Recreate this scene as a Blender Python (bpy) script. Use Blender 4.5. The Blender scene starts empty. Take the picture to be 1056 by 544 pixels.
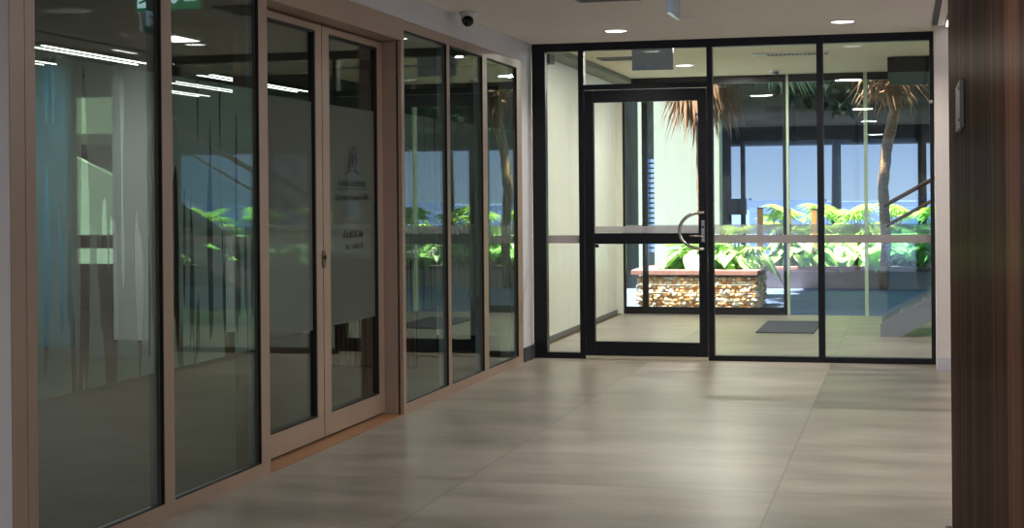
import bpy, bmesh, math, random
from mathutils import Vector, Matrix
random.seed(7)
S = bpy.context.scene
C = S.collection
PI = math.pi

# ------------------------------------------------------------------ materials
def rgb(h):
    def f(v):
        v /= 255.0
        return v / 12.92 if v <= .04045 else ((v + .055) / 1.055) ** 2.4
    return (f(h[0]), f(h[1]), f(h[2]), 1)

def new_mat(name):
    m = bpy.data.materials.new(name); m.use_nodes = True
    nt = m.node_tree; nt.nodes.clear()
    return m, nt

def N(nt, t, **kw):
    n = nt.nodes.new(t)
    for k, v in kw.items():
        if k.startswith('i_'):
            n.inputs[k[2:].replace('_', ' ')].default_value = v
        else:
            setattr(n, k, v)
    return n

def pbr(name, col, rough=.5, metal=0., spec=.5, var=.12, scale=6., bump=0., stretch=(1, 1, 1), transl=0.):
    m, nt = new_mat(name)
    out = N(nt, 'ShaderNodeOutputMaterial'); b = N(nt, 'ShaderNodeBsdfPrincipled')
    b.inputs['Roughness'].default_value = rough; b.inputs['Metallic'].default_value = metal
    b.inputs['Specular IOR Level'].default_value = spec
    tc = N(nt, 'ShaderNodeTexCoord'); mp = N(nt, 'ShaderNodeMapping'); mp.inputs['Scale'].default_value = stretch
    nz = N(nt, 'ShaderNodeTexNoise'); nz.inputs['Scale'].default_value = scale; nz.inputs['Detail'].default_value = 5
    nt.links.new(tc.outputs['Object'], mp.inputs[0]); nt.links.new(mp.outputs[0], nz.inputs['Vector'])
    rp = N(nt, 'ShaderNodeValToRGB')
    lo = tuple(c * (1 - var) for c in col[:3]) + (1,); hi = tuple(min(1, c * (1 + var)) for c in col[:3]) + (1,)
    rp.color_ramp.elements[0].position = .3; rp.color_ramp.elements[1].position = .7
    rp.color_ramp.elements[0].color = lo; rp.color_ramp.elements[1].color = hi
    nt.links.new(nz.outputs['Fac'], rp.inputs[0]); nt.links.new(rp.outputs[0], b.inputs['Base Color'])
    if bump:
        bp = N(nt, 'ShaderNodeBump'); bp.inputs['Strength'].default_value = bump; bp.inputs['Distance'].default_value = .02
        nt.links.new(nz.outputs['Fac'], bp.inputs['Height']); nt.links.new(bp.outputs[0], b.inputs['Normal'])
    if transl:
        tr = N(nt, 'ShaderNodeBsdfTranslucent'); mx = N(nt, 'ShaderNodeMixShader'); mx.inputs[0].default_value = transl
        nt.links.new(rp.outputs[0], tr.inputs[0]); nt.links.new(b.outputs[0], mx.inputs[1]); nt.links.new(tr.outputs[0], mx.inputs[2])
        nt.links.new(mx.outputs[0], out.inputs[0])
    else:
        nt.links.new(b.outputs[0], out.inputs[0])
    return m

def emit(name, col, st):
    m, nt = new_mat(name)
    out = N(nt, 'ShaderNodeOutputMaterial'); e = N(nt, 'ShaderNodeEmission')
    e.inputs[0].default_value = col; e.inputs[1].default_value = st
    nt.links.new(e.outputs[0], out.inputs[0]); return m

def glass(name, tint, k=1.0, base=.04):
    """clear architectural pane: tinted transmission with a Schlick reflection"""
    m, nt = new_mat(name)
    out = N(nt, 'ShaderNodeOutputMaterial')
    geo = N(nt, 'ShaderNodeNewGeometry'); dot = N(nt, 'ShaderNodeVectorMath', operation='DOT_PRODUCT')
    nt.links.new(geo.outputs['Normal'], dot.inputs[0]); nt.links.new(geo.outputs['Incoming'], dot.inputs[1])
    ab = N(nt, 'ShaderNodeMath', operation='ABSOLUTE'); nt.links.new(dot.outputs['Value'], ab.inputs[0])
    om = N(nt, 'ShaderNodeMath', operation='SUBTRACT'); om.inputs[0].default_value = 1; nt.links.new(ab.outputs[0], om.inputs[1])
    pw = N(nt, 'ShaderNodeMath', operation='POWER'); pw.inputs[1].default_value = 5; nt.links.new(om.outputs[0], pw.inputs[0])
    ma = N(nt, 'ShaderNodeMath', operation='MULTIPLY_ADD'); ma.inputs[1].default_value = (1 - base) * k; ma.inputs[2].default_value = base * k
    ma.use_clamp = True
    nt.links.new(pw.outputs[0], ma.inputs[0])
    tr = N(nt, 'ShaderNodeBsdfTransparent'); tr.inputs[0].default_value = tint
    gl = N(nt, 'ShaderNodeBsdfGlossy'); gl.inputs['Roughness'].default_value = 0.0; gl.inputs[0].default_value = (.95, 1, .97, 1)
    mx = N(nt, 'ShaderNodeMixShader')
    nt.links.new(ma.outputs[0], mx.inputs[0]); nt.links.new(tr.outputs[0], mx.inputs[1]); nt.links.new(gl.outputs[0], mx.inputs[2])
    nt.links.new(mx.outputs[0], out.inputs[0]); return m

def film(name, col, opacity, streak=None):
    """frosted vinyl film; streak=(noise scale across, along, threshold) gives clear reed-shaped gaps"""
    m, nt = new_mat(name)
    out = N(nt, 'ShaderNodeOutputMaterial')
    d = N(nt, 'ShaderNodeBsdfDiffuse'); d.inputs[0].default_value = col
    t2 = N(nt, 'ShaderNodeBsdfTranslucent'); t2.inputs[0].default_value = col
    m1 = N(nt, 'ShaderNodeMixShader'); m1.inputs[0].default_value = .5
    nt.links.new(d.outputs[0], m1.inputs[1]); nt.links.new(t2.outputs[0], m1.inputs[2])
    tr = N(nt, 'ShaderNodeBsdfTransparent'); mx = N(nt, 'ShaderNodeMixShader'); mx.inputs[0].default_value = opacity
    nt.links.new(tr.outputs[0], mx.inputs[1]); nt.links.new(m1.outputs[0], mx.inputs[2])
    if streak:
        sc, al, th, top = streak
        tc = N(nt, 'ShaderNodeTexCoord'); mp = N(nt, 'ShaderNodeMapping'); mp.inputs['Scale'].default_value = (1, sc, al)
        nz = N(nt, 'ShaderNodeTexNoise'); nz.inputs['Scale'].default_value = 1; nz.inputs['Detail'].default_value = 1.0
        nt.links.new(tc.outputs['Object'], mp.inputs[0]); nt.links.new(mp.outputs[0], nz.inputs['Vector'])
        sx = N(nt, 'ShaderNodeSeparateXYZ'); nt.links.new(tc.outputs['Object'], sx.inputs[0])
        # clear gaps widen toward the ragged top edge
        mr = N(nt, 'ShaderNodeMapRange'); mr.inputs['From Min'].default_value = top - .35; mr.inputs['From Max'].default_value = top + .05
        mr.inputs['To Min'].default_value = 0; mr.inputs['To Max'].default_value = -.16
        nt.links.new(sx.outputs['Z'], mr.inputs['Value'])
        mb = N(nt, 'ShaderNodeMapRange'); mb.inputs['From Min'].default_value = .62; mb.inputs['From Max'].default_value = .9
        mb.inputs['To Min'].default_value = -.07; mb.inputs['To Max'].default_value = 0
        nt.links.new(sx.outputs['Z'], mb.inputs['Value'])
        a0 = N(nt, 'ShaderNodeMath', operation='ADD'); nt.links.new(mb.outputs[0], a0.inputs[0]); nt.links.new(mr.outputs[0], a0.inputs[1])
        ad = N(nt, 'ShaderNodeMath', operation='ADD'); nt.links.new(nz.outputs['Fac'], ad.inputs[0]); nt.links.new(a0.outputs[0], ad.inputs[1])
        lt = N(nt, 'ShaderNodeMapRange'); lt.inputs['From Min'].default_value = th - .012; lt.inputs['From Max'].default_value = th + .012
        lt.inputs['To Min'].default_value = opacity; lt.inputs['To Max'].default_value = 0
        nt.links.new(ad.outputs[0], lt.inputs['Value']); nt.links.new(lt.outputs[0], mx.inputs[0])
    nt.links.new(mx.outputs[0], out.inputs[0]); return m

def tile_mat(name, dark, light, rough=.3):
    """large concrete-look porcelain tiles, streaked along x, 1.5 x 2.95 m joints"""
    m, nt = new_mat(name); L = nt.links.new
    out = N(nt, 'ShaderNodeOutputMaterial'); b = N(nt, 'ShaderNodeBsdfPrincipled')
    tc = N(nt, 'ShaderNodeTexCoord')
    mp = N(nt, 'ShaderNodeMapping'); mp.inputs['Location'].default_value = (-1.02 + 15, 2.82 + 29.5, 0); L(tc.outputs['Object'], mp.inputs[0])
    sx = N(nt, 'ShaderNodeSeparateXYZ'); L(mp.outputs[0], sx.inputs[0])
    def cell(sock, size):
        dv = N(nt, 'ShaderNodeMath', operation='DIVIDE'); dv.inputs[1].default_value = size; L(sock, dv.inputs[0])
        fl = N(nt, 'ShaderNodeMath', operation='FLOOR'); L(dv.outputs[0], fl.inputs[0])
        fr = N(nt, 'ShaderNodeMath', operation='FRACT'); L(dv.outputs[0], fr.inputs[0])
        pp = N(nt, 'ShaderNodeMath', operation='PINGPONG'); pp.inputs[1].default_value = .5; L(fr.outputs[0], pp.inputs[0])
        ml = N(nt, 'ShaderNodeMath', operation='MULTIPLY'); ml.inputs[1].default_value = size; L(pp.outputs[0], ml.inputs[0])
        return fl.outputs[0], ml.outputs[0]
    cx, dx = cell(sx.outputs['X'], 1.5); cy, dy = cell(sx.outputs['Y'], 2.95)
    cb = N(nt, 'ShaderNodeCombineXYZ'); L(cx, cb.inputs[0]); L(cy, cb.inputs[1])
    wn = N(nt, 'ShaderNodeTexWhiteNoise'); wn.noise_dimensions = '3D'; L(cb.outputs[0], wn.inputs['Vector'])
    mn = N(nt, 'ShaderNodeMath', operation='MINIMUM'); L(dx, mn.inputs[0]); L(dy, mn.inputs[1])
    jt = N(nt, 'ShaderNodeMapRange'); jt.inputs['From Min'].default_value = .001; jt.inputs['From Max'].default_value = .008
    jt.inputs['To Min'].default_value = .62; jt.inputs['To Max'].default_value = 1; L(mn.outputs[0], jt.inputs['Value'])
    # offset the clouding per tile
    sv = N(nt, 'ShaderNodeVectorMath', operation='SCALE'); sv.inputs['Scale'].default_value = 7.3; L(wn.outputs['Color'], sv.inputs[0])
    av = N(nt, 'ShaderNodeVectorMath', operation='ADD'); L(mp.outputs[0], av.inputs[0]); L(sv.outputs[0], av.inputs[1])
    st = N(nt, 'ShaderNodeMapping'); st.inputs['Scale'].default_value = (.7, 2.0, 1); L(av.outputs[0], st.inputs[0])
    n1 = N(nt, 'ShaderNodeTexNoise'); n1.inputs['Scale'].default_value = 1.6; n1.inputs['Detail'].default_value = 6; n1.inputs['Roughness'].default_value = .62
    n1.inputs['Distortion'].default_value = .1
    L(st.outputs[0], n1.inputs['Vector'])
    mixv = N(nt, 'ShaderNodeMath', operation='MULTIPLY_ADD'); mixv.inputs[1].default_value = .24; L(wn.outputs['Value'], mixv.inputs[0]); 
    L(n1.outputs['Fac'], mixv.inputs[2])
    rp = N(nt, 'ShaderNodeValToRGB'); rp.color_ramp.elements[0].position = .28; rp.color_ramp.elements[1].position = .92
    rp.color_ramp.elements[0].color = dark; rp.color_ramp.elements[1].color = light
    L(mixv.outputs[0], rp.inputs[0])
    mm = N(nt, 'ShaderNodeVectorMath', operation='SCALE'); L(rp.outputs[0], mm.inputs[0]); L(jt.outputs[0], mm.inputs['Scale'])
    L(mm.outputs[0], b.inputs['Base Color'])
    rr = N(nt, 'ShaderNodeMapRange'); rr.inputs['To Min'].default_value = rough; rr.inputs['To Max'].default_value = rough + .08
    L(n1.outputs['Fac'], rr.inputs['Value']); L(rr.outputs[0], b.inputs['Roughness'])
    b.inputs['Specular IOR Level'].default_value = .55
    L(b.outputs[0], out.inputs[0]); return m

def zebrano(name):
    """dark zebrano veneer, fine vertical grain"""
    m, nt = new_mat(name); L = nt.links.new
    out = N(nt, 'ShaderNodeOutputMaterial'); b = N(nt, 'ShaderNodeBsdfPrincipled')
    tc = N(nt, 'ShaderNodeTexCoord')
    def nz(sy, sz, det):
        mp = N(nt, 'ShaderNodeMapping'); mp.inputs['Scale'].default_value = (1, sy, sz); L(tc.outputs['Object'], mp.inputs[0])
        n = N(nt, 'ShaderNodeTexNoise'); n.inputs['Scale'].default_value = 1; n.inputs['Detail'].default_value = det; L(mp.outputs[0], n.inputs['Vector'])
        return n.outputs['Fac']
    a = nz(11, .05, 3); c = nz(2.5, .02, 2)
    ad = N(nt, 'ShaderNodeMath', operation='MULTIPLY_ADD'); ad.inputs[1].default_value = .45; L(c, ad.inputs[0]); L(a, ad.inputs[2])
    rp = N(nt, 'ShaderNodeValToRGB'); e = rp.color_ramp.elements
    e[0].position = .5; e[0].color = rgb((22, 11, 8)); e[1].position = .95; e[1].color = rgb((98, 66, 50))
    x = e.new(.66); x.color = rgb((44, 24, 17)); x = e.new(.8); x.color = rgb((68, 40, 28))
    L(ad.outputs[0], rp.inputs[0]); L(rp.outputs[0], b.inputs['Base Color'])
    b.inputs['Roughness'].default_value = .9; b.inputs['Specular IOR Level'].default_value = 0
    gl = N(nt, 'ShaderNodeBsdfGlossy'); gl.inputs['Roughness'].default_value = .28; gl.inputs[0].default_value = (.9, .8, .75, 1)
    mx = N(nt, 'ShaderNodeMixShader'); mx.inputs[0].default_value = .07
    L(b.outputs[0], mx.inputs[1]); L(gl.outputs[0], mx.inputs[2])
    L(mx.outputs[0], out.inputs[0]); return m

M = {}
M['ceiling'] = pbr('painted plasterboard ceiling', rgb((228, 222, 219)), .8, var=.02)
M['wall'] = pbr('white painted wall', rgb((205, 204, 210)), .7, var=.02)
M['nib'] = pbr('warm white painted wall', rgb((215, 208, 205)), .7, var=.02)
M['floor'] = tile_mat('concrete look porcelain tile', rgb((92, 85, 76)), rgb((166, 157, 145)), .3)
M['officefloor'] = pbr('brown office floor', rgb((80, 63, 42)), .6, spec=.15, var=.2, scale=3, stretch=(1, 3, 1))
M['bronze'] = pbr('bronze anodised aluminium', rgb((156, 133, 117)), .42, metal=.1, var=.05, scale=3)
M['bronze_dk'] = pbr('inner grey frame', rgb((150, 156, 168)), .45, metal=.0, var=.05)
M['gasket'] = pbr('black rubber gasket', rgb((8, 8, 9)), .6, var=.05)
M['black'] = pbr('black powder coated aluminium', rgb((13, 14, 20)), .38, spec=.35, var=.1)
M['seal'] = pbr('pale door seal strip', rgb((196, 188, 165)), .5, var=.05)
M['steel'] = pbr('brushed stainless steel', rgb((190, 186, 180)), .25, metal=1., var=.06, scale=40)
M['plate'] = pbr('satin steel plate', rgb((96, 86, 80)), .4, metal=.5, var=.08, scale=30)
M['zebrano'] = zebrano('dark zebrano veneer')
M['skirt'] = pbr('grey skirting', rgb((190, 190, 200)), .5, var=.03)
M['skirt_dk'] = pbr('dark grey skirting', rgb((62, 64, 74)), .5, var=.03)
M['thresh'] = pbr('brown threshold strip', rgb((150, 108, 74)), .5, var=.12, scale=12)
M['teal'] = pbr('teal wall', rgb((58, 135, 158)), .7, var=.06)
M['greywall'] = pbr('light grey office wall', rgb((205, 210, 210)), .7, var=.04)
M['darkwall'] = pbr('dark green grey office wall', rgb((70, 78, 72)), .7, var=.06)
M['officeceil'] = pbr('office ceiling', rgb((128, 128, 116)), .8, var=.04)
M['whitelam'] = pbr('white laminate', rgb((205, 205, 198)), .4, var=.03)
M['darkplinth'] = pbr('black plinth', rgb((14, 14, 14)), .5, var=.05)
M['timber'] = pbr('brown timber battens', rgb((92, 62, 44)), .45, var=.25, scale=10, stretch=(1, 1, .1))
M['vest'] = pbr('pale panelled wall', rgb((214, 214, 200)), .55, var=.03)
M['soffit'] = pbr('cream soffit', rgb((208, 198, 170)), .75, var=.03)
M['render'] = pbr('white rendered wall', rgb((166, 174, 158)), .85, var=.03)
M['white'] = pbr('white plastic', rgb((215, 213, 212)), .45, var=.02)
M['lens'] = pbr('black camera dome', rgb((6, 6, 7)), .15, var=.02)
M['greymetal'] = pbr('grey metal', rgb((120, 120, 122)), .5, metal=.4, var=.05)
M['signgrey'] = pbr('blue grey sign plate', rgb((186, 196, 216)), .3, var=.04)
M['signblue'] = pbr('pale blue print', rgb((150, 185, 225)), .4, var=.04)
M['green'] = emit('lit green sign face', rgb((16, 92, 58)), .8)
M['signwhite'] = emit('lit white pictogram', rgb((200, 225, 240)), .75)
M['acrylic'] = pbr('pale blue acrylic edge', rgb((150, 175, 205)), .2, var=.05)
M['lamp'] = emit('lit downlight diffuser', (1, .97, .92, 1), 6.)
M['lampoff'] = emit('lit linear light', (1, .98, .93, 1), 7)
M['panel'] = emit('lit ceiling panel', (.95, .98, 1, 1), 3.2)
M['ink'] = pbr('black vinyl lettering', rgb((10, 10, 10)), .5, var=.02)
M['paving'] = pbr('blue grey paving', rgb((92, 108, 142)), .6, var=.15, scale=2.5)
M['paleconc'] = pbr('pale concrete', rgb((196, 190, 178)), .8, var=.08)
M['coping'] = pbr('red brown coping stone', rgb((150, 108, 98)), .7, var=.15)
M['pinkwall'] = pbr('pinkish planter wall', rgb((196, 172, 168)), .8, var=.1)
M['soil'] = pbr('dark soil', rgb((52, 42, 34)), .95, var=.3, scale=20)
M['stoneA'] = pbr('warm gabion stone', rgb((228, 190, 142)), .85, var=.35, scale=9)
M['stoneB'] = pbr('pale gabion stone', rgb((238, 226, 208)), .85, var=.3, scale=9)
M['stoneC'] = pbr('brown gabion stone', rgb((200, 144, 96)), .85, var=.35, scale=9)
M['wire'] = pbr('galvanised wire', rgb((120, 118, 112)), .4, metal=.7, var=.05)
M['leaf'] = pbr('broad green leaf', rgb((142, 198, 100)), .42, var=.35, scale=5, transl=.35)
M['leaf2'] = pbr('pale green leaf', rgb((176, 208, 140)), .4, var=.25, scale=5, transl=.35)
M['fan'] = pbr('yellow green fan leaf', rgb((176, 214, 104)), .42, var=.3, scale=5, transl=.35)
M['stem'] = pbr('green stem', rgb((80, 104, 48)), .6, var=.2)
M['frond'] = pbr('palm frond', rgb((88, 124, 64)), .5, var=.35, scale=4, transl=.25)
M['deadfrond'] = pbr('dry brown frond', rgb((142, 106, 78)), .8, var=.4, scale=6, transl=.15)
M['trunk'] = pbr('ringed palm trunk', rgb((150, 118, 84)), .9, var=.4, scale=14, bump=.8, stretch=(1, 1, 4))
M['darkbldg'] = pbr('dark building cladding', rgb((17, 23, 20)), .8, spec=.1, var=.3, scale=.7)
M['darkband'] = pbr('dark grey fascia', rgb((27, 31, 30)), .7, spec=.1, var=.1, scale=1)
M['hedge'] = pbr('dark tree foliage', rgb((24, 40, 24)), .85, spec=.1, var=.6, scale=3)
M['orange'] = pbr('orange timber bollard', rgb((196, 132, 58)), .6, var=.2, scale=8)
M['palegreen'] = pbr('pale green post and lit mullion side', rgb((176, 196, 166)), .5, var=.05)  # also colours the lit side of a dark porch mullion
M['louvre'] = pbr('blue grey louvre', rgb((110, 135, 175)), .5, var=.08)
M['darkglass'] = pbr('dark window glass', rgb((60, 70, 68)), .12, var=.1)
M['rail'] = pbr('brown timber handrail', rgb((66, 42, 32)), .5, var=.15, scale=8)
M['stringer'] = pbr('pale grey steel stringer', rgb((120, 126, 138)), .5, var=.05)
M['mat'] = pbr('dark ribbed mat', rgb((52, 56, 66)), .9, var=.1, scale=60)
M['sea'] = pbr('blue grey sea', rgb((110, 135, 165)), .2, var=.08, scale=.05)
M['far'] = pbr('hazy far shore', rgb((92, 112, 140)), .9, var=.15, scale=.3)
M['glassL'] = glass('green tinted office glass', (.82, .88, .85, 1), 1.0)
M['glassB'] = glass('clear entrance glass', (.95, .97, .96, 1), .75)
M['glassV'] = glass('outer screen glass', (.96, .98, .98, 1), .6)
M['filmA'] = film('frosted film with reed shaped gaps', rgb((205, 220, 214)), .58, (14, .8, .505, 1.55))
M['filmB'] = film('frosted film plain', rgb((128, 132, 124)), .66)
M['filmC'] = film('frosted film with fine reeds', rgb((150, 162, 156)), .6, (28, .7, .51, 1.75))
M['band'] = film('grey lilac visibility band', rgb((176, 166, 172)), .82)
M['bandV'] = film('pale visibility band', rgb((176, 172, 176)), .5)
M['letter'] = film('grey vinyl letter', rgb((120, 125, 135)), .7)
M['glassO'] = glass('tinted office window glass', (.60, .68, .60, 1), .6)
M['stairglass'] = glass('stair balustrade glass', (.82, .92, .95, 1), .6)

# ------------------------------------------------------------------ mesh helpers
def BM(): return bmesh.new()

def box(bm, x0, x1, y0, y1, z0, z1):
    vs = [bm.verts.new(p) for p in ((x0, y0, z0), (x1, y0, z0), (x1, y1, z0), (x0, y1, z0),
                                    (x0, y0, z1), (x1, y0, z1), (x1, y1, z1), (x0, y1, z1))]
    for f in ((3, 2, 1, 0), (4, 5, 6, 7), (0, 1, 5, 4), (1, 2, 6, 5), (2, 3, 7, 6), (3, 0, 4, 7)):
        bm.faces.new([vs[i] for i in f])
    return vs

def prism(bm, poly, axis, a, b):
    """poly = 2D outline in the two other axes (kept in x,y,z order), extruded a..b along axis"""
    def P(q, t):
        l = list(q); l.insert(axis, t); return l
    A = [bm.verts.new(P(q, a)) for q in poly]; B = [bm.verts.new(P(q, b)) for q in poly]
    n = len(poly)
    bm.faces.new(A[::-1]); bm.faces.new(B)
    for i in range(n):
        bm.faces.new((A[i], A[(i + 1) % n], B[(i + 1) % n], B[i]))

def tube(bm, pts, r, n=10, cap=True):
    pts = [Vector(p) for p in pts]; rings = []
    rr = r if isinstance(r, (list, tuple)) else [r] * len(pts)
    up = None
    for i, p in enumerate(pts):
        t = (pts[min(i + 1, len(pts) - 1)] - pts[max(i - 1, 0)]).normalized()
        if up is None:
            up = Vector((0, 0, 1)) if abs(t.z) < .9 else Vector((1, 0, 0))
        u = t.cross(up).normalized(); v = u.cross(t).normalized(); up = v
        rings.append([bm.verts.new(p + rr[i] * (math.cos(k * 2 * PI / n) * u + math.sin(k * 2 * PI / n) * v)) for k in range(n)])
    for a, b in zip(rings, rings[1:]):
        for k in range(n):
            bm.faces.new((a[k], a[(k + 1) % n], b[(k + 1) % n], b[k]))
    if cap:
        bm.faces.new(rings[0][::-1]); bm.faces.new(rings[-1])

def lathe(bm, prof, c, n=28, axis='Z'):
    rings = []
    for r, z in prof:
        ring = []
        for k in range(n):
            a = 2 * PI * k / n
            if axis == 'Z': p = (c[0] + r * math.cos(a), c[1] + r * math.sin(a), c[2] + z)
            elif axis == 'Y': p = (c[0] + r * math.cos(a), c[1] + z, c[2] + r * math.sin(a))
            ring.append(bm.verts.new(p))
        rings.append(ring)
    for a, b in zip(rings, rings[1:]):
        for k in range(n):
            bm.faces.new((a[k], a[(k + 1) % n], b[(k + 1) % n], b[k]))
    bm.faces.new(rings[0][::-1]); bm.faces.new(rings[-1])

def obj(name, bm, mat, parent=None, smooth=False, bevel=0):
    bmesh.ops.recalc_face_normals(bm, faces=bm.faces)
    me = bpy.data.meshes.new(name); bm.to_mesh(me); bm.free()
    for mm in (mat if isinstance(mat, list) else [mat]): me.materials.append(mm)
    if smooth:
        for p in me.polygons: p.use_smooth = True
    o = bpy.data.objects.new(name, me); C.objects.link(o)
    if parent:
        o.parent = parent
        # every mesh is written in world space; keep it there under a moved Empty
        o.matrix_parent_inverse = Matrix.Translation(parent.location).inverted()
    if bevel:
        b = o.modifiers.new('bevel', 'BEVEL'); b.width = bevel; b.segments = 2; b.limit_method = 'ANGLE'
    return o

def boxes(name, L, mat, parent=None, bevel=0):
    bm = BM()
    for b in L: box(bm, *b)
    return obj(name, bm, mat, parent, bevel=bevel)

def tag(o, label=None, cat=None, group=None, kind=None):
    if label: o['label'] = label
    if cat: o['category'] = cat
    if group: o['group'] = group
    if kind: o['kind'] = kind
    return o

def thing(name, label, cat, loc=(0, 0, 0), group=None, kind=None):
    o = bpy.data.objects.new(name, None); C.objects.link(o); o.location = loc; o.empty_display_size = .1
    return tag(o, label, cat, group, kind)

def struct(name, L, mat, label, cat, bevel=0):
    return tag(boxes(name, L, mat, None, bevel), label, cat, None, 'structure')

def dup(root, loc, label=None, group=None, rotz=0):
    r = root.copy(); C.objects.link(r); r.location = loc; r.rotation_euler = (0, 0, rotz)
    if label: r['label'] = label
    if group: r['group'] = group
    for ch in list(root.children):
        c = ch.copy(); C.objects.link(c); c.parent = r
        for g in ch.children:
            d = g.copy(); C.objects.link(d); d.parent = c
    return r

# ------------------------------------------------------------------ room shell
XR = 3.345   # right end of the entrance screen
struct('floor', [(-.14, 10, -16, 5.2, -.1, 0)], M['floor'], 'glossy grey-beige tiled lobby floor with faint long joints', 'floor')
struct('floor_office', [(-9.3, -.14, -16, 5.15, -.1, 0)], M['officefloor'], 'dim brown floor of the office behind the glass partition', 'floor')
struct('ceiling', [(0, 3.325, -16, -.02, 2.7, 2.8)], M['ceiling'], 'plain light grey plasterboard lobby ceiling', 'ceiling')
struct('ceiling_side', [(3.37, 3.42, -16, -.5, 2.69, 2.8), (3.325, 3.45, -16, -.02, 2.78, 2.83), (3.45, 5.6, -16, -.02, 2.7, 2.8)], M['ceiling'],
       'white ceiling strip beside the dark slot above the timber wall', 'ceiling')
struct('trim_1', [(3.325, 3.37, -16, -.5, 2.695, 2.775)], M['darkplinth'], 'dark ceiling slot between lobby ceiling and timber wall', 'ceiling slot')
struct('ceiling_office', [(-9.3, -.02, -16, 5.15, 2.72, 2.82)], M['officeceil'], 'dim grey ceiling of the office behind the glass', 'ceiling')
struct('wall_left', [(-.12, 0, -16, -8.11, 0, 2.72), (-.12, 0, -8.11, -.02, 2.525, 2.72), (-.12, 0, -.40, -.02, 0, 2.525)], M['wall'],
       'white painted lobby wall around the bronze glass partition', 'wall')
struct('baseboard_left', [(0.0, .012, -.385, -.02, 0, .12)], M['skirt_dk'], 'short dark skirting beside the black entrance frame', 'skirting')
struct('wall_nib', [(3.347, 5.6, -.44, 0, 0, 2.78)], M['nib'], 'warm white wall stub right of the black entrance frame', 'wall')
struct('baseboard_nib', [(3.347, 5.6, -.452, -.44, 0, .105)], M['skirt'], 'pale grey skirting at the foot of the white wall stub', 'skirting')
struct('wall_right', [(3.29, 3.44, -14.5, -6.52, 0, 2.76)], M['zebrano'], 'dark zebrano timber wall with fine vertical grain', 'wall')
struct('wall_side', [(5.6, 5.75, -16, 0, 0, 2.8)], M['wall'], 'white side wall behind the timber wall', 'wall')
struct('wall_back', [(-9.4, 0, -16.15, -16, 0, 2.8), (0, 5.75, -16.15, -16, 2.4, 2.8), (0, .2, -16.1, -16, 0, 2.4), (2.2, 2.3, -16.1, -16, 0, 2.4), (3.3, 5.75, -16.1, -16, 0, 2.4)], M['wall'], 'white end wall of the lobby with a tall glazed opening', 'wall')
struct('roof', [(-9.5, 10, -16.2, 5.205, 2.83, 2.88)], M['paleconc'], 'flat roof slab over lobby and entry porch', 'roof')

# ------------------------------------------------------------------ left glazed partition
def win(n, label):
    return thing('window_%d' % n, label, 'window', kind='structure')
GX = -.018
def partition(n, y0, y1, label, filmmat, m0, m1):
    """fixed pane y0..y1, mullion bodies m0=(a,b) before it and m1 after (None if shared)"""
    w = win(n, label)
    fr = [(-.03, .004, y0, y1, 2.46, 2.522), (-.03, .004, y0, y1, 0, .066)]
    inn = [(-.07, -.024, y0, y1, 2.465, 2.52), (-.07, -.024, y0, y1, 0, .055)]
    gk = [(-.013, 0, y0, y0 + .005, .066, 2.46), (-.013, .003, y1 - .005, y1, .066, 2.46),
          (-.013, .002, y0, y1, 2.452, 2.46), (-.013, .002, y0, y1, .066, .072)]
    for mm in (m0, m1):
        if mm:
            fr.append((-.03, .004, mm[0], mm[1], 0, 2.522)); inn.append((-.07, -.024, mm[0] + .004, mm[1] - .004, 0, 2.52))
    boxes('window_frame', fr, M['bronze'], w)
    boxes('inner_frame', inn, M['bronze_dk'], w)
    boxes('gasket', gk, M['gasket'], w)
    boxes('pane', [(GX - .004, GX + .004, y0, y1, .05, 2.47)], M['glassL'], w)
    bm = BM(); zt = 1.93
    bm.faces.new([bm.verts.new(q) for q in ((GX - .008, y0, .635), (GX - .008, y1, .635), (GX - .008, y1, zt), (GX - .008, y0, zt))])
    obj('privacy_film', bm, filmmat, w)
    return w
w1 = partition(1, -7.943, -6.93, 'first tall pane of the bronze partition, nearest the white wall', M['filmA'], (-8.01, -7.943), (-6.93, -6.835))
boxes('window_jamb', [(-.02, .002, -8.11, -8.01, 0, 2.522)], M['bronze'], w1)
partition(2, -6.835, -5.883, 'second tall pane of the bronze partition, with dark reed pattern, beside the double doors', M['filmA'], None, (-5.883, -5.775))
w3 = partition(3, -3.56, -2.597, 'tall pane just past the bronze double doors', M['filmC'], (-3.62, -3.56), (-2.597, -2.525))
boxes('window_jamb', [(-.14, -.02, -3.62, -3.575, 0, 2.522)], M['bronze'], w3)
partition(4, -2.525, -1.638, 'middle tall pane between the double doors and the black entrance', M['filmC'], None, (-1.638, -1.51))
partition(5, -1.51, -.56, 'last tall pane of the bronze partition, nearest the black entrance', M['filmC'], None, (-.56, -.40))
struct('trim_2', [(-.16, .02, -5.775, -3.62, 2.385, 2.522), (-.16, -.02, -5.83, -5.775, 0, 2.522)], M['bronze'], 'bronze head and side lining over the recessed double doors', 'door lining')
struct('trim_3', [(-.14, -.0, -5.775, -3.62, 0, .004)], M['thresh'], 'orange-brown threshold strip in front of the bronze double doors', 'threshold')

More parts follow.
